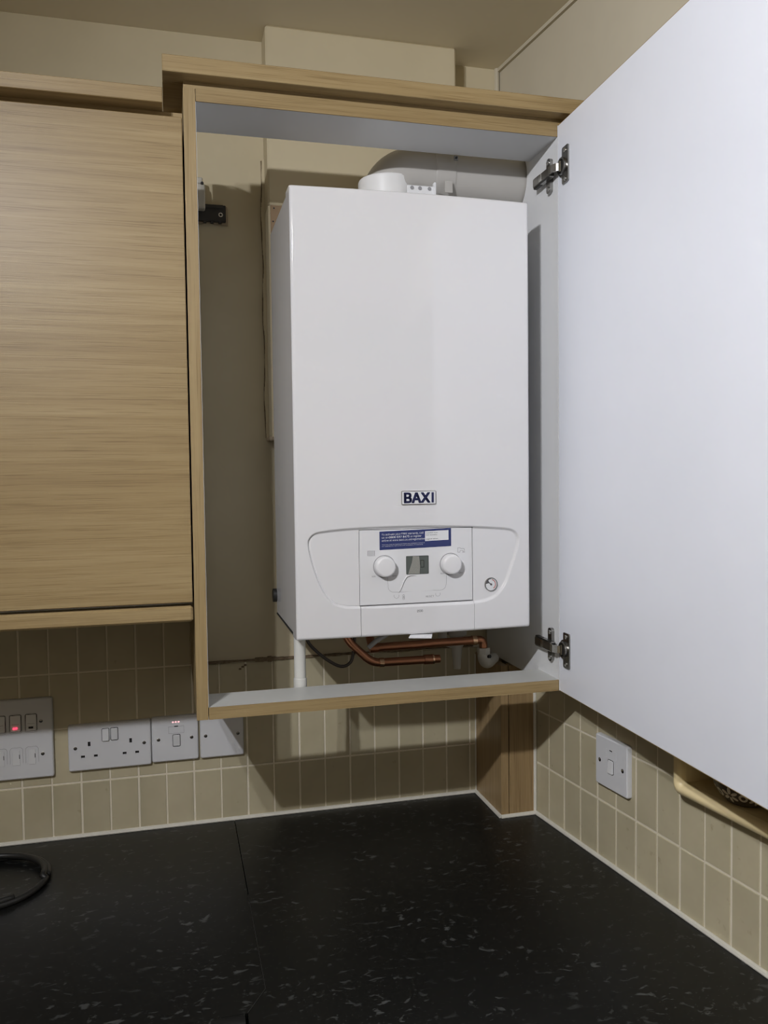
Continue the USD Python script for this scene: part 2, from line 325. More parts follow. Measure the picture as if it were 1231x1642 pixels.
# silicone bead along the worktop, round the boxing and up its edges
WB, DB, XW2 = 0.3155, 0.1355, XR+math.tan(PHI)*0.1355
A_, B_, C_ = (WB, -DB), (WB, 0.0), (XW2-.001, -DB)
def bead(pts, r=.0046): return tube(pts, r, 8)
end = XR*np.array([1, 0, 0]) + TV*1.2
bead_m = [bead([(-1.25, -.0012, .0015), (-.25, -.0012, .0017), (WB, -.0012, .0015)]), bead([(B_[0]-.0012, 0, .0015), (A_[0]-.0012, A_[1]-.0012, .0015)]),
          bead([(A_[0]-.0012, A_[1]-.0012, .0015), (C_[0], C_[1]-.0012, .0018)]), bead([(C_[0]-.001, C_[1]-.001, .002), (end[0]-.0012, end[1], .0015)], .0046),
          bead([(C_[0]-.0022, C_[1]+.0004, 0.002), (C_[0]-.0022, C_[1]+.0004, .293)], .0034), bead([(WB-.001, -.0012, .002), (WB-.001, -.0012, .29)], .0016)]
single('trim_2', bead_m, 'silicone', smooth=40, kind='structure', loc=(0, 0, 0))

# ------------------------------------------------------------------ worktops
def ell(poly, z0, z1): return extrude(poly, z1-z0, z0)
JX = -.182
right_edge = lambda y: XR - math.tan(PHI)*y - .001
left_top = Polygon([(-2.2, -.001), (JX-.0006, -.001), (JX-.0006, -.547), (-.2096, -.590), (-2.2, -.590)])
right_top = Polygon([(JX+.0006, -.001), (right_edge(0), -.001), (right_edge(-1.9), -1.9), (-.2084, -1.9), (-.2084, -.591), (JX+.0006, -.5475)])
ident = lambda m: m
def slab(poly):
    a = extrude(poly, .032, -.038); return [a, tri(hull_cap(poly))]
def hull_cap(poly):
    return extrude(poly.buffer(-.0001), .006, -.006)
wt1 = Thing('worktop', 'black flecked laminate worktop running left along the tiled back wall under the sockets', 'worktop', (-1.2, -.3, -.038))
wt1.add('slab', ell(left_top, -.038, 0), 'worktop_laminate')
wt1.add('nosing', tube([(-2.2, -.588, -.019), (-.212, -.588, -.019)], .019, 24), 'worktop_laminate', smooth=True)
wt2 = Thing('worktop', 'black flecked laminate worktop filling the corner and running along the right tiled wall', 'worktop', (.15, -.9, -.038))
wt2.add('slab', ell(right_top, -.038, 0), 'worktop_laminate')
wt2.add('joint_strip', [tube([(JX, -.30, .0001), (JX, -.547, .0001)], .0004, 6), tube([(JX, -.547, .0001), (-.209, -.5905, .0001)], .0005, 6)], 'joint_grey', label='thin mitre joint line')

# ------------------------------------------------------------------ oak boxing in the corner
bx_ = Thing('pipe_boxing', 'narrow oak pipe boxing standing on the worktop in the tiled corner', 'boxing', ((WB+XW2)/2, -DB/2, .0005))
bx_.add('side_board', box(WB, WB+.0155, -DB, -.001, .0005, .2945, .0006), 'boxing_oak')
bx_.add('front_board', box(WB+.0172, XW2-.0035, -DB+.0003, -DB+.018, .0005, .2945, .0006), 'boxing_oak')

# ------------------------------------------------------------------ boiler cupboard
X0, X1, D, ZB, ZT, T = -0.2559, 0.3387, 0.3346, 0.2957, 1.2283, 0.018
DANG = -0.0207
cab = Thing('boiler_cupboard', 'tall oak-edged wall cupboard with its white door swung open around the boiler', 'cupboard', ((X0+X1)/2, -D/2, ZB))
SPY = Frame((0, 0, 0), (0, 1, 0), (0, 0, 1), (1, 0, 0))
side = Polygon([(-D, ZB), (-.006, ZB), (-.006, 1.185), (-.13, 1.185), (-.13, ZT), (-D, ZT)])   # back top corner notched
cab.add('side_panel', SPY(extrude(side, T-.0008, X0)), 'oak_z')
cab.add('inner_laminate', SPY(extrude(side.intersection(sbox(-D+.001, ZB+T, -.007, ZT-T)), .0008, X0+T-.0008)), 'white_melamine')
# right panel with a hole for the flue
FY, FZ = -.160, 1.191
rp = mbox(X1, X1+T, -D, -.006, ZB, ZT) - m3.Manifold.cylinder(.1, .0545, .0545, 48).rotate((0, 90, 0)).translate((X1-.04, FY, FZ))
cab.add('side_panel', rp, 'white_melamine')
cab.add('top_panel', box(X0+T, X1, -D+.002, -.225, ZT-T, ZT-.0005), 'white_melamine')
cab.add('edge_strip', box(X0+T, X1-.0005, -D, -D+.002, ZT-T, ZT), 'oak_x')
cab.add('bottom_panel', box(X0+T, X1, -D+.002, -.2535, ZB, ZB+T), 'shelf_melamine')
cab.add('edge_strip', box(X0+T, X1-.0005, -D, -D+.002, ZB-.0003, ZB+T), 'oak_x')
YC, ZC0, ZC1 = -.360, 1.2375, 1.2612
cab.add('cornice', box(-.2845, .4140, YC, YC+.034, ZC0, ZC1, .0008), 'oak_x')
cab.add('cornice_rail', [box(X0+.0005, X1+T, -.3335, -.316, ZT, ZC0), box(-.2849, X0+.0004, -.2200, -.2080, 1.1850, ZC0), box(-.2845, X0+.0004, YC+.034, -.2080, ZC0, ZC0+.0015)], 'oak_x')
# hanging bracket in the left back corner
hb = cab.add('hanging_bracket', [box(X0+T+.0005, -.2135, -.030, -.010, 1.153, 1.197, .002), box(X0+T+.0005, -.2170, -.028, -.010, 1.197, 1.2095, .002)], 'trap_cream')
cab.add('bracket_screw_hole', tube([(-.2185, -.0312, 1.1975), (-.2185, -.027, 1.1975)], .0028, 12), 'pin_black', under=hb)
# the door, hinged right, a little past square
dd = np.array([math.sin(DANG), -math.cos(DANG), 0.0]); dn = np.array([-math.cos(DANG), -math.sin(DANG), 0.0])
DF = Frame((X1, -D, 0), dd, (0, 0, 1), dn)                   # a: away from the hinge, c: into the opening
DW = .597
door = cab.add('door', DF(box(.002, DW-.001, ZB+.0005, ZT-.001, -T+.0012, 0, .0006)), 'door_melamine', label='white inner face of the open door')
cab.add('door_face', DF(box(.002, DW-.001, ZB+.0005, ZT-.001, -T, -T+.0011)), 'oak_x', under=door)
cab.add('door_edging', [DF(box(.001, DW, ZB-.0003, ZB+.0005, -T, -.0006)), DF(box(.001, DW, ZT-.001, ZT-.0002, -T, -.0006)), DF(box(DW-.001, DW, ZB, ZT, -T, -.0006))], 'oak_x', under=door)
# concealed hinges: cup plate on the door, arm, body and cross plate on the side panel
SPF = Frame((X1, 0, 0), (0, -1, 0), (0, 0, 1), (-1, 0, 0))   # side panel inner face: a towards the room
def hinge(zc):
    h = Thing('hinge', parent=cab, label='concealed nickel hinge with arm and cup plate')
    # door side
    pl = rrect(.0145+.006, zc-.029, .0145+.028, zc+.029, .003).union(Point(.0225, zc).buffer(.0165, quad_segs=8).intersection(sbox(.006, zc-.03, .04, zc+.03)))
    h.add('cup_plate', DF(extrude(pl, .0024, 0)), 'nickel')
    h.add('cup_rim', DF(tri(m3.Manifold.cylinder(.0042, .0138, .0132, 32).translate((.0225, zc, .0018)) - m3.Manifold.cylinder(.006, .0108, .0108, 32).translate((.0225, zc, .001)))), 'nickel', smooth=35)
    h.add('cup_well', DF(tri(m3.Manifold.cylinder(.0012, .0108, .0108, 24).translate((.0225, zc, .0018)))), 'black_metal')
    for s in (-1, 1):
        h.add('screw', DF(lathe([(0, .0044), (.0022, .0042), (.0036, .0034), (.0038, .0024), (0, .0024)], 14).apply_translation((.0305, zc+s*.0225, 0))), 'chrome', smooth=40)
    # side-panel cross plate and body (a measured from the wall: a = -y)
    a0 = D-.037
    cp = rrect(a0+.006, zc-.0285, a0+.020, zc+.0285, .006)
    h.add('mounting_plate', SPF(extrude(cp, .0055, 0)), 'nickel')
    h.add('body', SPF(hull_layers([(rrect(a0-.028, zc-.0085, D-.002, zc+.0085, .002), .0055), (rrect(a0-.028, zc-.0085, D-.002, zc+.0085, .002), .0125), (rrect(a0-.026, zc-.0065, D-.004, zc+.0065, .002), .0150)])), 'nickel')
    h.add('body_cap', SPF(box(a0-.0285, a0-.004, zc-.0092, zc+.0092, .0060, .0132, .001)), 'black_metal')
    h.add('body_slot', SPF(box(a0-.002, a0+.006, zc-.006, zc+.006, .0150, .0156)), 'chrome')
    for s in (-1, 1):
        h.add('screw', SPF(lathe([(0, .0080), (.0024, .0078), (.0040, .0066), (.0042, .0055), (0, .0055)], 14).apply_translation((a0+.013, zc+s*.0215, 0))), 'chrome', smooth=40)
    # arm from the body to the cup
    arm = [(X1-.0118, -(D-.012), zc), (X1-.0150, -(D-.001), zc), (X1-.0155, -(D+.008), zc), (X1-.0105, -(D+.017), zc), (X1-.0048, -(D+.0205), zc)]
    pr = []
    for p0, p1 in zip(arm, arm[1:]):
        pr.append(trimesh.convex.convex_hull(np.array([(p[0]+dx, p[1], p[2]+dz) for p in (p0, p1) for dx in (-.0011, .0011) for dz in (-.0062, .0062)])))
    h.add('arm', pr, 'chrome')
    h.add('arm_pin', [tube([(X1-.0062, -(D+.0205), zc-.0085), (X1-.0062, -(D+.0205), zc+.0085)], .0022, 10)], 'chrome')
hinge(1.1545); hinge(0.3695)

# ------------------------------------------------------------------ left wall cupboard
LX1, LX0 = X0-.0018, -.860
lc = Thing('wall_cupboard', 'oak fronted wall cupboard with a closed horizontal-grain door left of the boiler cupboard', 'cupboard', ((LX0+LX1)/2, -.17, .4465))
lc.add('carcass', box(LX0, LX1-.0005, -.317, -.006, .4705, 1.1845, .0005), 'white_melamine')
lc.add('door', box(LX0+.001, LX1-.0006, -.3366, -.3186, .4752, 1.1846, .0010), 'oak_x')
lc.add('light_rail', box(LX0, LX1-.0004, -.3366, -.312, .4462, .4697, .003), 'oak_x')
lc.add('cornice', box(LX0, -.2850, YC, -.205, 1.1930, 1.2144, .0008), 'oak_x')
lc.add('cornice_rail', box(LX0+.001, LX1, -.3290, -.3160, 1.1846, 1.1930), 'oak_x')

# ------------------------------------------------------------------ the boiler
BX, BZ, BY, BWD, BH, BD = -0.1022, 0.4056, 0.3283, 0.3919, 0.6979, 0.2597
BOW = .006
def BFm(m):
    t = tri(m).copy()
    if len(t.faces) < 400 and np.ptp(t.vertices[:, 0]) > .012:
        vv, ff = trimesh.remesh.subdivide_to_size(t.vertices, t.faces, .010); t = trimesh.Trimesh(vv, ff, process=False)
    v = np.asarray(t.vertices); u = (v[:, 0]-BWD/2)/(BWD/2)
    t.vertices = np.c_[BX+v[:, 0], -(BY+BOW*np.clip(1-u*u, 0, 1))-v[:, 2], BZ+v[:, 1]]; return t
OUT = [(.0225, .1608), (.0304, .1673), (.0451, .1698), (.0697, .172), (.1006, .1736), (.145, .1743), (.1912, .1745), (.2488, .173), (.2914, .1708), (.3348, .1676), (.3545, .1655),
       (.3644, .1617), (.371, .1532), (.3721, .1439), (.3664, .1214), (.3563, .096), (.3473, .0727), (.334, .0558), (.3176, .0484), (.3013, .0461), (.2861, .0453), (.1929, .0465), (.1008, .0475),
       (.0709, .0492), (.0552, .0575), (.0436, .0717), (.0341, .0926), (.0257, .1191), (.0189, .1512)]
cl = np.array(OUT)
for _ in range(2):                                            # Chaikin: a smooth outline
    n = np.roll(cl, -1, 0); cl = np.stack([.75*cl+.25*n, .25*cl+.75*n], 1).reshape(-1, 2)
def sdist(U, V):
    P = np.stack([U.ravel(), V.ravel()], 1); A = cl; B = np.roll(cl, -1, 0); best = np.full(len(P), 9.); ins = np.zeros(len(P), bool)
    for a, b in zip(A, B):
        e = b-a; t = np.clip(((P-a) @ e)/(e @ e), 0, 1); best = np.minimum(best, np.linalg.norm(P-(a+t[:, None]*e), axis=1))
        c = ((a[1] > P[:, 1]) != (b[1] > P[:, 1])) & (P[:, 0] < (b[0]-a[0])*(P[:, 1]-a[1])/(b[1]-a[1]+1e-15)+a[0]); ins ^= c
    return np.where(ins, -best, best).reshape(U.shape)
REC = .0036
def recess(U, V):
    d = np.full(U.shape, .05); near = V < .19; d[near] = sdist(U[near], V[near])
    right = np.clip((U-.20)/.12, 0, 1); topw = np.clip((V-.155)/.012, 0, 1)
    wid = .0022 + .0028*np.maximum(right, topw); x = np.clip((.0012-d)/wid, 0, 1); w = -REC*x*x*(3-2*x)
    left = 1-np.maximum(right, np.clip((V-.162)/.006, 0, 1))
    return w - .0016*left*np.exp(-((d+.0016)/.0007)**2)
def edge_round(U, V, r=.0045):
    ex = np.minimum(U, BWD-U); ez = np.minimum(V, BH-V)
    f = lambda e: np.where(e < r, -(r-np.sqrt(np.maximum(r*r-(r-np.clip(e, 0, r))**2, 0))), 0)
    return f(ex)+f(ez)
CU0, CU1, CV0, CV1 = .1013, .2896, .0503, .1692               # control panel opening
LU0, LU1, LV1 = .1021, .2908, .0486                           # lower flap
def cover_w(U, V):
    w = recess(U, V)+edge_round(U, V)
    cav = ((U > CU0-.0008) & (U < CU1+.0008) & (V > CV0-.0008) & (V < CV1+.0007)) | ((U > LU0-.0007) & (U < LU1+.0004) & (V < LV1+.0005))
    return np.where(cav, -.011, w)
def lines(base, extra, e=1e-4):
    s = list(base)
    for x in extra: s = [q for q in s if abs(q-x) > 3e-4]+[x-e, x+e]
    return np.array(sorted(set(s)))
edge = [0, .0003, .0008, .0015, .0025, .0035, .0045]
us = lines(edge+list(np.arange(.006, BWD-.005, .0011))+[BWD-x for x in edge], [CU0-.0008, CU1+.0008, LU0-.0007, LU1+.0004])
vs = lines(edge+list(np.arange(.006, .185, .0010))+list(np.arange(.19, BH-.006, .02))+[BH-x for x in edge], [CV0-.0008, CV1+.0007, LV1+.0005])
boil = Thing('boiler', 'white gas combi boiler with control dials hanging inside the open oak cupboard', 'boiler', (BX+BWD/2, -.2, BZ))
cover = boil.add('front_cover', BFm(grid_mesh(us, vs, cover_w, back=-.040)), 'boiler_enamel', smooth=30)
CY0 = BY-.0425
boil.add('casing', box(BX+.0015, BX+BWD-.0015, -CY0, -(BY-BD), BZ+.003, BZ+BH-.001, .002), 'boiler_enamel')
boil.add('casing_seam', box(BX+.004, BX+BWD-.004, -(CY0+.004), -CY0+.002, BZ+.006, BZ+BH-.004), 'chrome')
boil.add('bottom_gasket', box(BX+.0008, BX+.004, -CY0, -(BY-BD), BZ+.001, BZ+.0035), 'black_rubber')  # black strip drawn in for the dark gap along the bottom edge
cu = lines(np.arange(CU0, CU1+.0001, .0025), []); cu[-1] = CU1; cv = np.append(np.arange(CV0, CV1-.001, .0025), CV1)
def panel_w(U, V):
    e = np.minimum(np.minimum(U-CU0, CU1-U), np.minimum(V-CV0, CV1-V)); return -REC-.0003-np.where(e < .0004, .0006, 0)
cp = boil.add('control_panel', BFm(grid_mesh(lines(list(cu), [CU0+.0005, CU1-.0005]), lines(list(cv), [CV0+.0005, CV1-.0005]), panel_w, back=-.0105)), 'boiler_plastic', smooth=30)
lu = np.append(np.arange(LU0, LU1-.001, .0025), LU1); lv = np.append(np.append(edge[:-1], np.arange(.0048, LV1-.0008, .0012)), LV1)
def flap_w(U, V): return recess(U, V)+np.where(V < .0045, -(.0045-np.sqrt(np.maximum(.0045**2-(.0045-V)**2, 0))), 0)
flap = boil.add('lower_flap', BFm(grid_mesh(lu, lv, flap_w, back=-.0105)), 'boiler_enamel', smooth=30)
pw = -REC-.0003
# badge and lettering
bd = boil.add('badge', BFm([hull_layers([(rrect(.1695, .2087, .2260, .2297, .0015), -.0005), (rrect(.1695, .2087, .2260, .2297, .0015), .0010), (rrect(.1703, .2095, .2252, .2289, .001), .0016)])]), 'white_print', label='white raised maker badge')
boil.add('badge_rim', BFm(extrude(rrect(.1690, .2082, .2265, .2302, .0018).difference(rrect(.1699, .2091, .2256, .2293, .001)), .0019, -.0003)), 'chrome', under=bd)
boil.add('lettering', BFm([text('BAX', .0152, .1947+dx, .2193+dy, .0017, True, .0004, .0425) for dx in (-.0005, 0, .0005) for dy in (-.0003, .0003)] + [extrude(sbox(.2188, .2112, .2225, .2274), .0004, .0017)]), 'logo_navy', under=bd)
# sticker
def skew(m):                                                  # the sticker is stuck on slightly askew
    t = tri(m).copy(); v = np.asarray(t.vertices).copy(); v[:, 1] += (v[:, 0]-.1338)*.022; t.vertices = v; return t
st = boil.add('sticker', BFm(skew(extrude(sbox(.1338, .1372, .2530, .1664), .0003, pw))), 'navy_print', label='navy warranty sticker with white print')
s1 = pw+.0003
def line_l(t, h, a, b, w, bold=False): return text(t, h, a+w/2, b, s1, bold, .0002, w)
boil.add('print', BFm(skew([line_l('To activate your FREE warranty, call', .0029, .1373, .1614, .0690), line_l('us on', .0029, .1373, .1566, .0110), line_l('0800 597 8475', .0031, .1494, .1566, .0335, True),
    line_l('or register', .0029, .1845, .1566, .0185), line_l('online at www.baxi.co.uk/registration', .0029, .1373, .1518, .0712),
    line_l('*Warranty must be registered. Please see installation manual or', .0011, .1373, .1452, .071), line_l('our website for full terms and conditions of warranty', .0011, .1373, .1427, .068)])), 'white_print', under=st)
boil.add('white_label', BFm(skew(extrude(sbox(.2088, .1476, .2487, .1634), .0003, s1))), 'white_print', under=st)
s1 = pw+.0006
boil.add('label_print', BFm(skew([line_l('Installer scan', .0014, .2102, .1606, .0200), line_l('free warranty', .0014, .2102, .1572, .0190), line_l('registration', .0016, .2102, .1508, .0205)])), 'dark_print', under=st)
# dials
for (u, v) in ((.1411, .1108), (.2516, .1106)):
    k = boil.add('dial', BFm(lathe([(0, .0135), (.0125, .0135), (.0146, .0128), (.0158, .0112), (.0163, .0085), (.0169, .0005), (.0169, -.002), (0, -.002)], 48).apply_translation((u, v, pw))), 'knob_plastic', smooth=40)
    boil.add('dial_ring', BFm(extrude(Point(u, v).buffer(.0181, quad_segs=16).difference(Point(u, v).buffer(.0172, quad_segs=16)), .0003, pw)), 'grey_print', under=k)
    boil.add('pointer', BFm(ribbon([(u+.0135*math.cos(-.75), v+.0135*math.sin(-.75)), (u+.0155*math.cos(-.75), v+.0155*math.sin(-.75))], .0007, .0008, pw+.0122)), 'grey_print', under=k)
# printed marks
def strip(p, w=.0004): return ribbon(p, w, .00015, pw)
arc = lambda u, v, r, a0, a1, n=10: [(u+r*math.cos(t), v+r*math.sin(t)) for t in np.linspace(math.radians(a0), math.radians(a1), n)]
marks = [strip([(.1464, .0930), (.1468, .084)]+arc(.1560, .0785, .0092, 170, 270)+[(.1640, .0690), (.2266, .0690)]+arc(.2345, .0785, .0095, 275, 350)+[(.2446, .084), (.2448, .0930)]),
         strip(arc(.1605, .0632, .0040, 160, 380, 16)), strip(arc(.2297, .0632, .0040, 160, 380, 16))]
for i in range(6): marks.append(strip([(.1146+i*.0022, .1290), (.1146+i*.0022, .1358)], .0008))
marks += [strip([(.1142, .1284), (.1262, .1284)], .0003), strip([(.1142, .1364), (.1262, .1364)], .0003)]
marks += [strip([(.2646, .1290), (.2646, .1366), (.2685, .1366), (.2690, .1355), (.2705, .1352), (.2752, .1352), (.2758, .1340), (.2758, .1310)], .0005), strip([(.2646, .1290), (.2680, .1290), (.2684, .1318), (.2735, .1320), (.2735, .1300)], .0005), strip([(.2728, .1293), (.2766, .1293)], .0009)]
marks += [strip(arc(.1723, .0585, .0019, -220, 40, 12)), strip([(.1711, .0598), (.1711, .0640)]), strip([(.1735, .0598), (.1735, .0640)]), strip([(.1711, .0640), (.1723, .0650), (.1735, .0640)]), strip([(.1723, .0585), (.1723, .0625)], .0009)]
marks += [text(t, .0020, u, v, pw, False, .00015, w) for t, u, v, w in (('MIN', .1237, .0956, .0058), ('MAX', .1573, .0953, .0066), ('MIN', .2375, .0958, .0058), ('MAX', .2693, .0957, .0066))]
marks.append(text('RESET', .0028, .2163, .0598, pw, False, .00015, .0135))
boil.add('panel_print', BFm(marks), 'grey_print', under=cp)
boil.add('model_number', BFm(text('200', .0037, .1981, .0378, .0001, False, .0002, .0095)), 'dark_print', under=flap)
# display
lcd = boil.add('display', BFm([extrude(rrect(.1770, .0966, .2145, .1261, .0012).difference(sbox(.1776, .0972, .2139, .1255)), .0006, pw), extrude(sbox(.1775, .0971, .2140, .1256), .0002, pw)]), 'lcd_glass', label='grey liquid crystal display')
def seven(u, v, h, segs):
    w = h*.5; S = {'a': [(u, v+h), (u+w, v+h)], 'b': [(u+w, v+h), (u+w, v+h/2)], 'c': [(u+w, v+h/2), (u+w, v)], 'd': [(u, v), (u+w, v)], 'e': [(u, v), (u, v+h/2)], 'f': [(u, v+h/2), (u, v+h)], 'g': [(u, v+h/2), (u+w, v+h/2)]}
    return [ribbon(S[s], .0010, .0002, pw+.0002) for s in segs]
boil.add('digits', BFm(seven(.1915, .1075, .0110, 'abcdfg')+seven(.2010, .1075, .0110, 'abcdef')), 'lcd_segment', under=lcd)
boil.add('film_patch', BFm(extrude(Polygon([(.1800, .0972), (.1990, .0972), (.2000, .1090), (.1985, .1255), (.1880, .1255), (.1865, .1160)]), .0004, pw+.0006)), 'film_clear', under=lcd)
fold = []
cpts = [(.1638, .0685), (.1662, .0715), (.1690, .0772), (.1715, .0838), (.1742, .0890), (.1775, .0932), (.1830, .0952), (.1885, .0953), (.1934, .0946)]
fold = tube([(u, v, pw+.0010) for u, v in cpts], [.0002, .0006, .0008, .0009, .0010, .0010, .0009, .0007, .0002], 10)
boil.add('film_fold', BFm(fold), 'knob_plastic', smooth=True, under=lcd, label='crease of protective film drawn white for its lamp glint')  # white tube follows the lamp glint along the film crease
# pressure gauge
gu, gv = .3222, .0742
ga = boil.add('gauge', BFm(tri(m3.Manifold.cylinder(.0022, .0114, .0112, 40).translate((gu, gv, -REC-.0005)) - m3.Manifold.cylinder(.01, .0100, .0104, 40).translate((gu, gv, -REC+.0003)))), 'nickel', smooth=35, label='small round pressure gauge')
boil.add('gauge_face', BFm(tri(m3.Manifold.cylinder(.0004, .0101, .0101, 32).translate((gu, gv, -REC+.0002)))), 'white_print', under=ga)
boil.add('gauge_needle', BFm([ribbon([(gu-.0062, gv+.0052), (gu+.0010, gv-.0010)], .0015, .0003, -REC+.0006), extrude(Point(gu, gv).buffer(.0017), .0004, -REC+.0006),
    extrude(Polygon([(gu-.0095, gv+.0012), (gu-.0030, gv+.0022), (gu-.0050, gv+.0070), (gu-.0082, gv+.0050)]), .0002, -REC+.0006), strip(arc(gu, gv, .0092, 150, 95), .0010).apply_translation((0, 0, -pw-REC+.0006))]), 'dark_print', under=ga)
boil.add('gauge_red_band', BFm(strip(arc(gu, gv, .0078, 75, -55, 14), .0012).apply_translation((0, 0, -pw-REC+.0006))), 'red_print', under=ga)
# drip tab under the flap and rubber plug on the left side
tab = np.array([(BX+.1768, -.341, BZ-.0040), (BX+.2150, -.341, BZ-.0066), (BX+.2245, -.318, BZ-.0012), (BX+.1900, -.318, BZ+.0002)])
boil.add('release_tab', trimesh.convex.convex_hull(np.vstack([tab, tab+[0, 0, .0014]])), 'white_print')
boil.add('rubber_plug', tube([(BX-.0052, -.066, BZ+.0355), (BX+.004, -.066, BZ+.0355)], [.0125, .0125], 20), 'black_rubber', smooth=40)

# ------------------------------------------------------------------ flue
fx = .0965; ztop = BZ+BH
fl = Thing('flue', 'white round flue elbow on top of the boiler running into the right wall', 'flue pipe', (fx, FY, ztop))
fl.add('collar', lathe([(.049, -.0005), (.060, -.0005), (.060, .006), (.0525, .009), (.0518, .071), (.0505, .074), (.048, .074)], 56).apply_translation((fx, FY, ztop)), 'collar_white', smooth=35)
Rb = .052; zc = FZ-Rb; el = [(fx, FY, ztop+.05), (fx, FY, zc)]+[(fx+Rb-Rb*math.cos(t), FY, zc+Rb*math.sin(t)) for t in np.linspace(.1, math.pi/2, 14)]
fl.add('elbow', tube(el+[(.185, FY, FZ)], .0492, 56), 'flue_white', smooth=40)
fl.add('coupling', tube([(.172, FY, FZ), (.176, FY, FZ), (.206, FY, FZ), (.209, FY, FZ)], [.0497, .0512, .0512, .0500], 56), 'flue_white', smooth=40)
fl.add('pipe', tube([(.19, FY, FZ), (XR+.012, FY, FZ)], .0495, 56), 'flue_white', smooth=40)
fl.add('tape_tag', box(.186, .200, FY-.0530, FY-.0512, 1.150, 1.1700, .0005), 'flue_white')
fl.add('clip', [box(.114, .162, FY-.066, FY-.062, ztop+.0005, ztop+.0500, .0008), box(.160, .164, FY-.071, FY-.062, ztop+.0005, ztop+.0560, .0008)], 'white_print')
for x in (.122, .136, .153): fl.add('clip_screw', tube([(x, FY-.0675, ztop+.0455), (x, FY-.0655, ztop+.0455)], .0030, 12), 'grey_print', smooth=40)
sq = Thing('screw_eye', 'tiny metal screw eye under the cupboard top above the flue', 'hook', (.203, -.223, 1.201))
sq.add('plate', box(.199, .2065, -.2245, -.2215, 1.202, 1.2098, .0006), 'nickel')
sq.add('screw', tube([(.2028, -.2262, 1.206), (.2028, -.2240, 1.206)], .0017, 10), 'pin_black')

# ------------------------------------------------------------------ pipework below the boiler
pp = Thing('copper_pipe', 'copper pipe with soldered elbow dropping diagonally below the boiler', 'pipe', (.09, -.203, .333))
pp.add('tube', tube([(-.006, -.203, BZ+.004), (.003, -.203, .3765), (.0475, -.203, .3335), (.150, -.203, .3330), (.171, -.203, .3330)], .0073, 16, bend=.016), 'copper', smooth=40)
pp.add('solder_ring', tube([(.060, -.203, .3333), (.068, -.203, .3333)], .0083, 16), 'copper_bright', smooth=40)
pp.add('coupling', tube([(.142, -.203, .3330), (.158, -.203, .3330)], .0088, 16), 'copper', smooth=40)
pp.add('solder_ring', tube([(.157, -.203, .3330), (.160, -.203, .3330)], .0089, 16), 'copper_bright', smooth=40)
p2 = Thing('copper_pipe', 'longer upper copper pipe running right to an elbow beside the white valve', 'pipe', (.15, -.187, .33))
p2.add('tube', tube([(.048, -.187, .3570), (.150, -.187, .3580), (.2605, -.187, .3590), (.2610, -.187, .3350)], .0075, 16, bend=.010), 'copper', smooth=40)
p2.add('coupling', tube([(.047, -.187, .3570), (.062, -.187, .3571)], .0088, 16), 'copper', smooth=40)
p2.add('solder_ring', tube([(.2385, -.187, .3588), (.2470, -.187, .3589)], .0087, 16), 'copper_bright', smooth=40)
p2.add('riser', tube([(.052, -.187, .358), (.052, -.150, .385), (.052, -.150, BZ+.0025)], .0075, 14, bend=.012), 'copper', smooth=40)
wp = Thing('waste_pipe', 'white plastic waste pipe standing below the left side of the boiler', 'pipe', (-.0850, -.2405, .272))
wp.add('tube', tube([(-.0850, -.2405, .272), (-.0850, -.2405, BZ+.004)], .0098, 20), 'pipe_white', smooth=40)
wp.add('socket', tube([(-.0850, -.2405, .272), (-.0850, -.2405, .3245), (-.0850, -.2405, .3265)], [.0112, .0112, .0102], 20), 'pipe_white', smooth=40)
tp = Thing('condensate_trap', 'cream plastic condensate trap hanging below the middle right of the boiler', 'trap', (.225, -.143, .298))
tp.add('body', lathe([(0, 0), (.0070, 0), (.0075, .012), (.0105, .040), (.0125, .044), (.0125, .062), (.0180, .064), (.0180, .1115), (0, .1115)], 28).apply_translation((.225, -.143, .298)), 'trap_cream', smooth=35)
tp.add('inlet', tube([(.197, -.143, .380), (.197, -.143, .352), (.217, -.143, .345)], .0085, 14, bend=.01), 'trap_cream', smooth=40)
vl = Thing('valve', 'white plastic elbow connector under the end of the upper copper pipe', 'valve', (.266, -.187, .310))
vl.add('body', tube([(.2610, -.187, .3420), (.2612, -.187, .3215), (.272, -.176, .3130), (.296, -.150, .3150)], [.0090, .0112, .0115, .0100], 18, bend=.012), 'trap_cream', smooth=40)
vl.add('nut', tube([(.2610, -.187, .3440), (.2610, -.187, .3330)], .0118, 6), 'trap_cream')
vl.add('port', tube([(.2665, -.196, .3290), (.2685, -.2005, .3300)], .0032, 12), 'pin_black')
gh = single('grey_hose', tube([(.038, -.215, .3635), (.055, -.213, .376), (.075, -.21, .384), (.086, -.208, BZ+.004)], .0042, 10, bend=.01), 'grey_hose', smooth=40, label='thin grey hose slanting up into the underside of the boiler', cat='hose')
def spline(p, n=6):
    p = np.array(p, float); q = np.vstack([2*p[0]-p[1], p, 2*p[-1]-p[-2]]); o = []
    for i in range(1, len(q)-2):
        for t in np.linspace(0, 1, n, endpoint=False):
            a, b, c, d = q[i-1:i+3]; o.append(.5*(2*b+(c-a)*t+(2*a-5*b+4*c-d)*t*t+(3*b-a-3*c+d)*t**3))
    return o+[p[-1]]
single('wiring_cable', tube(spline([(-.070, -.215, BZ+.004), (-.066, -.205, .380), (-.047, -.20, .357), (-.026, -.20, .340), (-.008, -.20, .331), (.006, -.20, .334), (.014, -.20, .350), (.020, -.20, BZ+.004)]), .0028, 10), 'cable_brown', smooth=40, label='dark drooping cable below the left corner of the boiler', cat='cable')
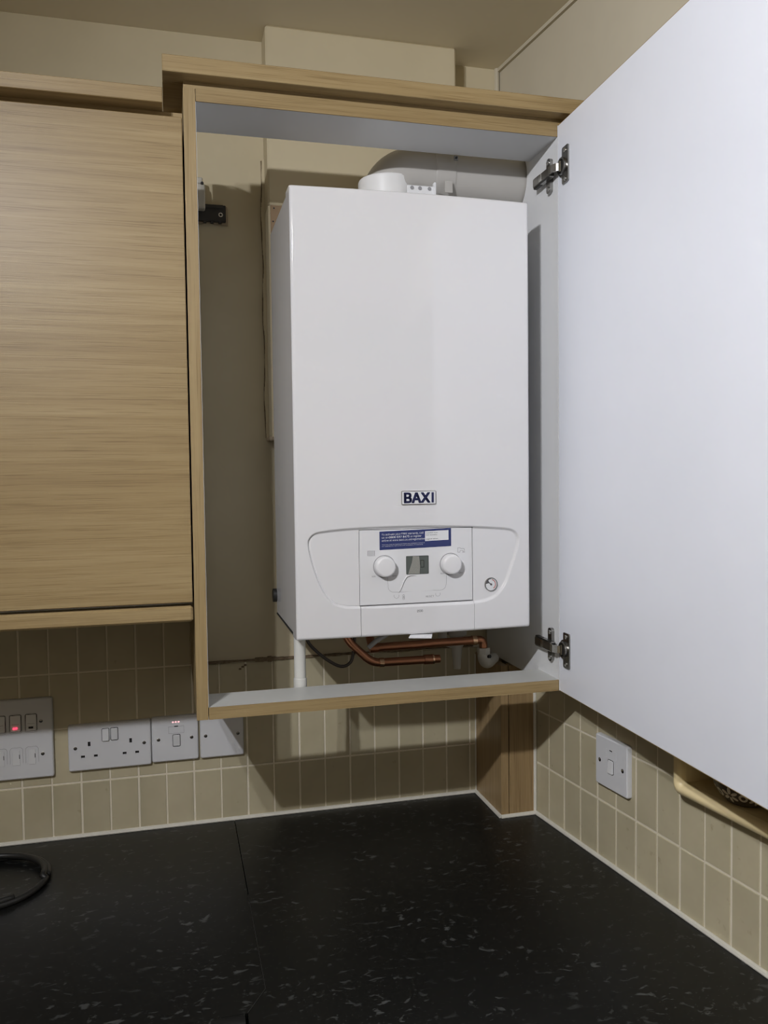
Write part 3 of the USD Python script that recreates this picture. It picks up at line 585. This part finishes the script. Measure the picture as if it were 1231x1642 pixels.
# black wall plate for the hanging bracket, with chipped plaster round it
hp = Thing('hanging_plate', 'black metal hanging plate screwed to the wall inside the cupboard', 'bracket', (-.197, -.003, 1.132))
hp.add('plate', [box(-.236, -.1755, -.0075, .002, 1.137, 1.1675, .001), box(-.236, -.180, -.0098, -.0075, 1.1605, 1.1675, .001)], 'black_metal')
hp.add('screw', [tube([(-.1850, -.0086, 1.1495), (-.1850, -.0074, 1.1495)], .0042, 16)], 'chrome', smooth=40)
hp.add('screw_recess', tube([(-.1850, -.0090, 1.1495), (-.1850, -.0085, 1.1495)], .0022, 8), 'pin_black')
chip = Polygon([(-.238, 1.1345), (-.222, 1.1330), (-.208, 1.1365), (-.196, 1.1335), (-.1715, 1.1325), (-.1712, 1.1480), (-.1725, 1.1665), (-.178, 1.1685), (-.238, 1.1700)])
hp.add('chipped_plaster', BW(extrude(chip, .0030, -.002)), 'bare_plaster')
hp.add('notch', [box(a, a+.006, -.0078, -.002, 1.1335, 1.1375, .0008) for a in (-.236, -.217, -.204, -.189)], 'black_metal')

# ------------------------------------------------------------------ switches and sockets
def screw(th, fr, a, b, c=.0090):
    p = th.add('screw', fr(lathe([(0, .0004), (.0022, .0004), (.0032, -.0002), (.0034, -.0012), (0, -.0012)], 16).apply_translation((a, b, c+.0003))), 'nickel', smooth=35)
    th.add('screw_slot', fr(box(a-.0024, a+.0024, b-.0005, b+.0005, c+.0005, c+.0009)), 'pin_black', under=p)
def plate(th, fr, a0, b0, a1, b1, holes=(), d=.009):
    g = rrect(a0, b0, a1, b1, .004)
    s = hull_layers([(g, 0.0001), (g, d-.0035), (g.buffer(-.0009), d-.0012), (g.buffer(-.0026), d)])
    for h in holes: s = s - mbox(h[0], h[1], h[2], h[3], d-.0045, d+.01)
    return th.add('plate', fr(s), 'socket_plastic', smooth=22)
def rocker(th, fr, a, b, w, h, up_=True, d=.009):
    t0, t1 = (.0030, .0008) if up_ else (.0008, .0030)
    g = rrect(a-w/2, b-h/2, a+w/2, b+h/2, .0016, 3); s = hull_layers([(g, d-.004), (g, d+.0005), (g.buffer(-.0007), d+.0012)]); m = tri(s); v = np.asarray(m.vertices).copy()
    k = (v[:, 1]-(b-h/2))/h; v[:, 2] += np.where(v[:, 2] > d, (t0*(1-k)+t1*k)-.001, 0); m.vertices = v
    th.add('rocker_surround', fr(extrude(g.buffer(.0010), .00025, d)), 'seam_shadow_grey')  # flat dark ring stands in for the shaded gap round the rocker
    return th.add('rocker', fr(m), 'rocker_plastic', smooth=25)
# double socket
SX, SZ = -0.4789, 0.1253
so = Thing('double_socket', 'white double wall socket with two rockers on the tiles left of the fused switch', 'socket', (SX+.073, -.0045, SZ))
pins = []
for c in (SX+.0365, SX+.1095):
    pins += [(c-.0023, c+.0023, SZ+.0450, SZ+.0535), (c-.0145, c-.0078, SZ+.0243, SZ+.0288), (c+.0078, c+.0145, SZ+.0243, SZ+.0288)]
plate(so, BW, SX, SZ, SX+.146, SZ+.086, pins)
for (a, b, c, d_) in pins: so.add('pin_hole', BW(box(a-.0004, b+.0004, c-.0004, d_+.0004, .0030, .0065)), 'pin_black')
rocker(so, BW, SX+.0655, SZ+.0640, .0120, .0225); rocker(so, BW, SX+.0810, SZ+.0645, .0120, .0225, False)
screw(so, BW, SX+.0125, SZ+.0430); screw(so, BW, SX+.1335, SZ+.0430)
# fused switch with three pink neon dots
fa, fb = -.3320, .1277
fs = Thing('fused_switch', 'white fused switch with glowing pink dots between the double socket and blank plate', 'switch', (fa+.0425, -.0045, fb))
plate(fs, BW, fa, fb, fa+.0855, fb+.0855)
for k in (-1, 0, 1): fs.add('neon', BW(tri(m3.Manifold.sphere(.0019, 12).scale((1, .8, .35)).translate((fa+.0445+k*.0052, fb+.0745, .0090)))), 'neon_pink', smooth=True)
fs.add('fuse_carrier', BW(extrude(rrect(fa+.031, fb+.0530, fa+.0595, fb+.0665, .001).difference(rrect(fa+.0314, fb+.0534, fa+.0591, fb+.0661, .0008)), .0003, .0090)), 'grey_print')
fs.add('fuse_slot', BW(box(fa+.0415, fa+.0485, fb+.0655, fb+.0672, .0088, .0094)), 'pin_black')
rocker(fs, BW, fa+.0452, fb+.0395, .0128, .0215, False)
screw(fs, BW, fa+.0125, fb+.0430); screw(fs, BW, fa+.0730, fb+.0430)
# blank plate
ba, bb = -.2436, .1274
bp = Thing('blank_plate', 'blank white wall plate half hidden behind the cupboard bottom left corner', 'plate', (ba+.041, -.0045, bb))
plate(bp, BW, ba, bb, ba+.0820, bb+.0855); screw(bp, BW, ba+.0105, bb+.0430); screw(bp, BW, ba+.0710, bb+.0430)
# grid switch plate
gx1, gb = -.5035, .1205
gs = Thing('grid_switch', 'large white grid switch plate with two rows of switches at the left edge', 'switch', (gx1-.073, -.0045, gb))
plate(gs, BW, gx1-.146, gb, gx1, gb+.146)
for i in range(4):
    a = gx1-.0365-.0262*i
    gs.add('module_rim', BW(extrude(rrect(a-.0108, gb+.0845, a+.0108, gb+.1195, .0045).difference(rrect(a-.0104, gb+.0849, a+.0104, gb+.1191, .0042)), .0002, .0090)), 'grey_print')
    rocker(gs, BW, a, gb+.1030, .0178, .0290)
    gs.add('rating_print', BW(ribbon([(a-.006, gb+.1015), (a+.006, gb+.1015)], .0006, .0002, .0116)), 'grey_print')
    if i == 1: gs.add('neon', BW(box(a-.0042, a+.0036, gb+.0930, gb+.0965, .0110, .0132)), 'neon_red')
    elif i == 0: gs.add('indicator', BW(box(a-.0040, a+.0036, gb+.0930, gb+.0962, .0110, .0132)), 'pin_black')
    gs.add('fuse_module', BW(extrude(rrect(a-.0110, gb+.0260, a+.0110, gb+.0590, .0055).difference(rrect(a-.0106, gb+.0250, a+.0106, gb+.0586, .0052)), .0003, .0090)), 'grey_print')
    gs.add('fuse_cover', BW(box(a-.0065, a+.0060, gb+.0265, gb+.0535, .0090, .0098, .0006)), 'rocker_plastic')
    gs.add('fuse_slot', BW(box(a+.0046, a+.0056, gb+.0385, gb+.0460, .0090, .0100)), 'pin_black')
screw(gs, BW, gx1-.0200, gb+.1040); screw(gs, BW, gx1-.0185, gb+.0440)
# fused switch on the right wall
wa, wb_ = .3385, .1335
ws = Thing('fused_switch', 'white fused switch on the right tiled wall below the open door', 'switch', (*(np.array([XR, 0, 0])+TV*(wa+.0435)+NV*.0045)[:2], wb_))
plate(ws, RW, wa, wb_, wa+.0860, wb_+.0860)
ws.add('fuse_carrier', RW(extrude(rrect(wa+.030, wb_+.0530, wa+.0570, wb_+.0680, .001).difference(rrect(wa+.0304, wb_+.0534, wa+.0566, wb_+.0676, .0008)), .0003, .0090)), 'socket_plastic')
ws.add('fuse_slot', RW(box(wa+.0400, wa+.0465, wb_+.0660, wb_+.0676, .0088, .0094)), 'pin_black')
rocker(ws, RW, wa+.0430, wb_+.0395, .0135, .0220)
for a in (.0125, .0735):
    ws.add('screw_hole', RW(extrude(Point(wa+a, wb_+.0430).buffer(.0034), .0003, .0088)), 'pin_black')
    ws.add('screw', RW(lathe([(0, .0003), (.0020, .0002), (.0030, -.0004), (0, -.0004)], 14).apply_translation((wa+a-.0006, wb_+.0428, .0094))), 'chrome', smooth=35)

# ------------------------------------------------------------------ ceramic niche in the right wall and the bowl in it
ni = Thing('wall_niche', 'cream glazed ceramic niche set into the right tiled wall below the door', 'niche', (*(np.array([XR, 0, 0])+TV*.626)[:2], .187))
def ring_profile(o, i0, d):
    """Rounded rectangular picture-frame: stacked offsets between outer o and inner."""
    a0, b0, a1, b1 = o; out = []
    loops = []
    P = [(0, -.002), (.0004, .010), (.0018, .020), (.0048, .0275), (.0090, .0312), (.0135, .0318), (.0175, .0295), (.0200, .0250), (.0210, .0185)]
    n = len(P)
    for off, h in P:
        g = rrect(a0+off, b0+off, a1-off, b1-off, max(.004, .014-off*.4), 5); loops.append(np.c_[np.array(g.exterior.coords)[:-1], np.full(len(g.exterior.coords)-1, h)])
    m = len(loops[0]); v = np.vstack(loops); f = []
    for k in range(n-1):
        for j in range(m):
            q = (j+1) % m; A, B2, C, D2 = k*m+j, k*m+q, (k+1)*m+q, (k+1)*m+j; f += [(A, C, B2), (A, D2, C)]
    return trimesh.Trimesh(v, f, process=False)
rp_ = ring_profile((NI['a0'], NI['b0'], NI['a1'], NI['b1']), .021, .013); rp_.fix_normals()
ni.add('frame', RW(rp_), 'niche_glaze', smooth=True)
a0, b0, a1, b1 = NI['a0']+.0205, NI['b0']+.0205, NI['a1']-.0205, NI['b1']-.0205
ni.add('recess', RW([box(a0-.003, a0, b0-.003, b1+.003, -.075, .020), box(a1, a1+.003, b0-.003, b1+.003, -.075, .020), box(a0, a1, b0-.003, b0, -.075, .020), box(a0, a1, b1, b1+.003, -.075, .020), box(a0-.003, a1+.003, b0-.003, b1+.003, -.078, -.075)]), 'niche_glaze')
bc = (.652, -.012)                                            # along the wall, out of the wall
bo = Thing('bowl', 'dark brown bowl with cream flower pattern standing in the wall niche', 'bowl', tuple(np.array([XR, 0, 0])+TV*bc[0]+NV*bc[1]+[0, 0, b0]))
prof = [(.022, 0), (.026, .0005), (.034, .009), (.041, .020), (.0445, .033), (.0455, .048), (.0455, .072), (.0435, .072), (.0430, .048), (.040, .030), (.030, .012), (0, .008)]
def place_bowl(m):
    t = tri(m).copy(); v = np.asarray(t.vertices); t.vertices = np.array([XR, 0, b0])+TV*bc[0]+NV*bc[1]+v[:, [0]]*TV+v[:, [1]]*NV+v[:, [2]]*np.array([0, 0, 1.0]); return t
bo.add('body', place_bowl(lathe([(0, 0)]+prof, 64)), 'bowl_brown', smooth=40)
PZ = np.array([p[1] for p in prof[:7]]); PR = np.array([p[0] for p in prof[:7]])
SL = np.r_[0, np.cumsum(np.hypot(np.diff(PR), np.diff(PZ)))]
def on_bowl(poly):
    """poly in (arc length round at r = 45 mm, length up the profile)."""
    m = trimesh.creation.extrude_polygon(poly, .0004, engine='earcut'); m = m.subdivide(); v = np.asarray(m.vertices).copy()
    r = np.interp(v[:, 1], SL, PR)+v[:, 2]+.0001; z = np.interp(v[:, 1], SL, PZ); a = v[:, 0]/.045
    m.vertices = np.c_[r*np.cos(a), r*np.sin(a), z]; return m
pet = []
from shapely import affinity
for i in range(7):
    ca = i*2*math.pi*.045/7
    for row, sv in enumerate((.024, .062)):
        c = ca+(.020 if row else 0)
        pet.append(Point(c, sv).buffer(.0068).difference(Point(c, sv).buffer(.0034)))
        for k in range(6):
            e = affinity.translate(affinity.scale(Point(0, 0).buffer(1, quad_segs=5), .0054, .0025), c+.020+.0080, sv); pet.append(affinity.rotate(e, k*60+30, origin=(c+.020, sv)))
bo.add('flower_pattern', place_bowl(trimesh.util.concatenate([on_bowl(p) for p in pet])), 'bowl_cream', label='cream rings and petals')

# ------------------------------------------------------------------ cable loop on the worktop
th_ = np.linspace(0, 2*math.pi, 72)
lp = [(-.585+.0865*math.cos(t)*(1+.01*math.sin(3*t)), -.1545+.0885*math.sin(t), .0048+.0012*(1+math.sin(2*t+.6))) for t in np.linspace(.0, 1.96*math.pi, 70)]
lp2 = [(-.588+.0845*math.cos(t), -.1565+.0855*math.sin(t), .0128+.0025*math.sin(t*1.5+.4)) for t in np.linspace(1.96*math.pi, 3.7*math.pi, 60)]
single('cable_loop', tube(lp+lp2, .0053, 12), 'black_rubber', smooth=True, label='loop of black cable lying on the worktop at the left edge', cat='cable')

# ------------------------------------------------------------------ unseen ceiling spotlight bar behind the camera's left shoulder; third head is added fill
sbar = Thing('ceiling_spotlight', 'small white ceiling spotlight bar with two bulbs and an added fill bulb', 'lamp', (-.865, -1.672, 1.4700))
sbar.add('bar', box(-1.12, -.745, -1.735, -1.640, 1.4722, 1.4792, .002), 'white_melamine')
for p, *_ in LAMPS: sbar.add('bulb_holder', tube([(p[0], p[1], 1.4700), (p[0], p[1], 1.4790)], .014, 16), 'white_melamine')
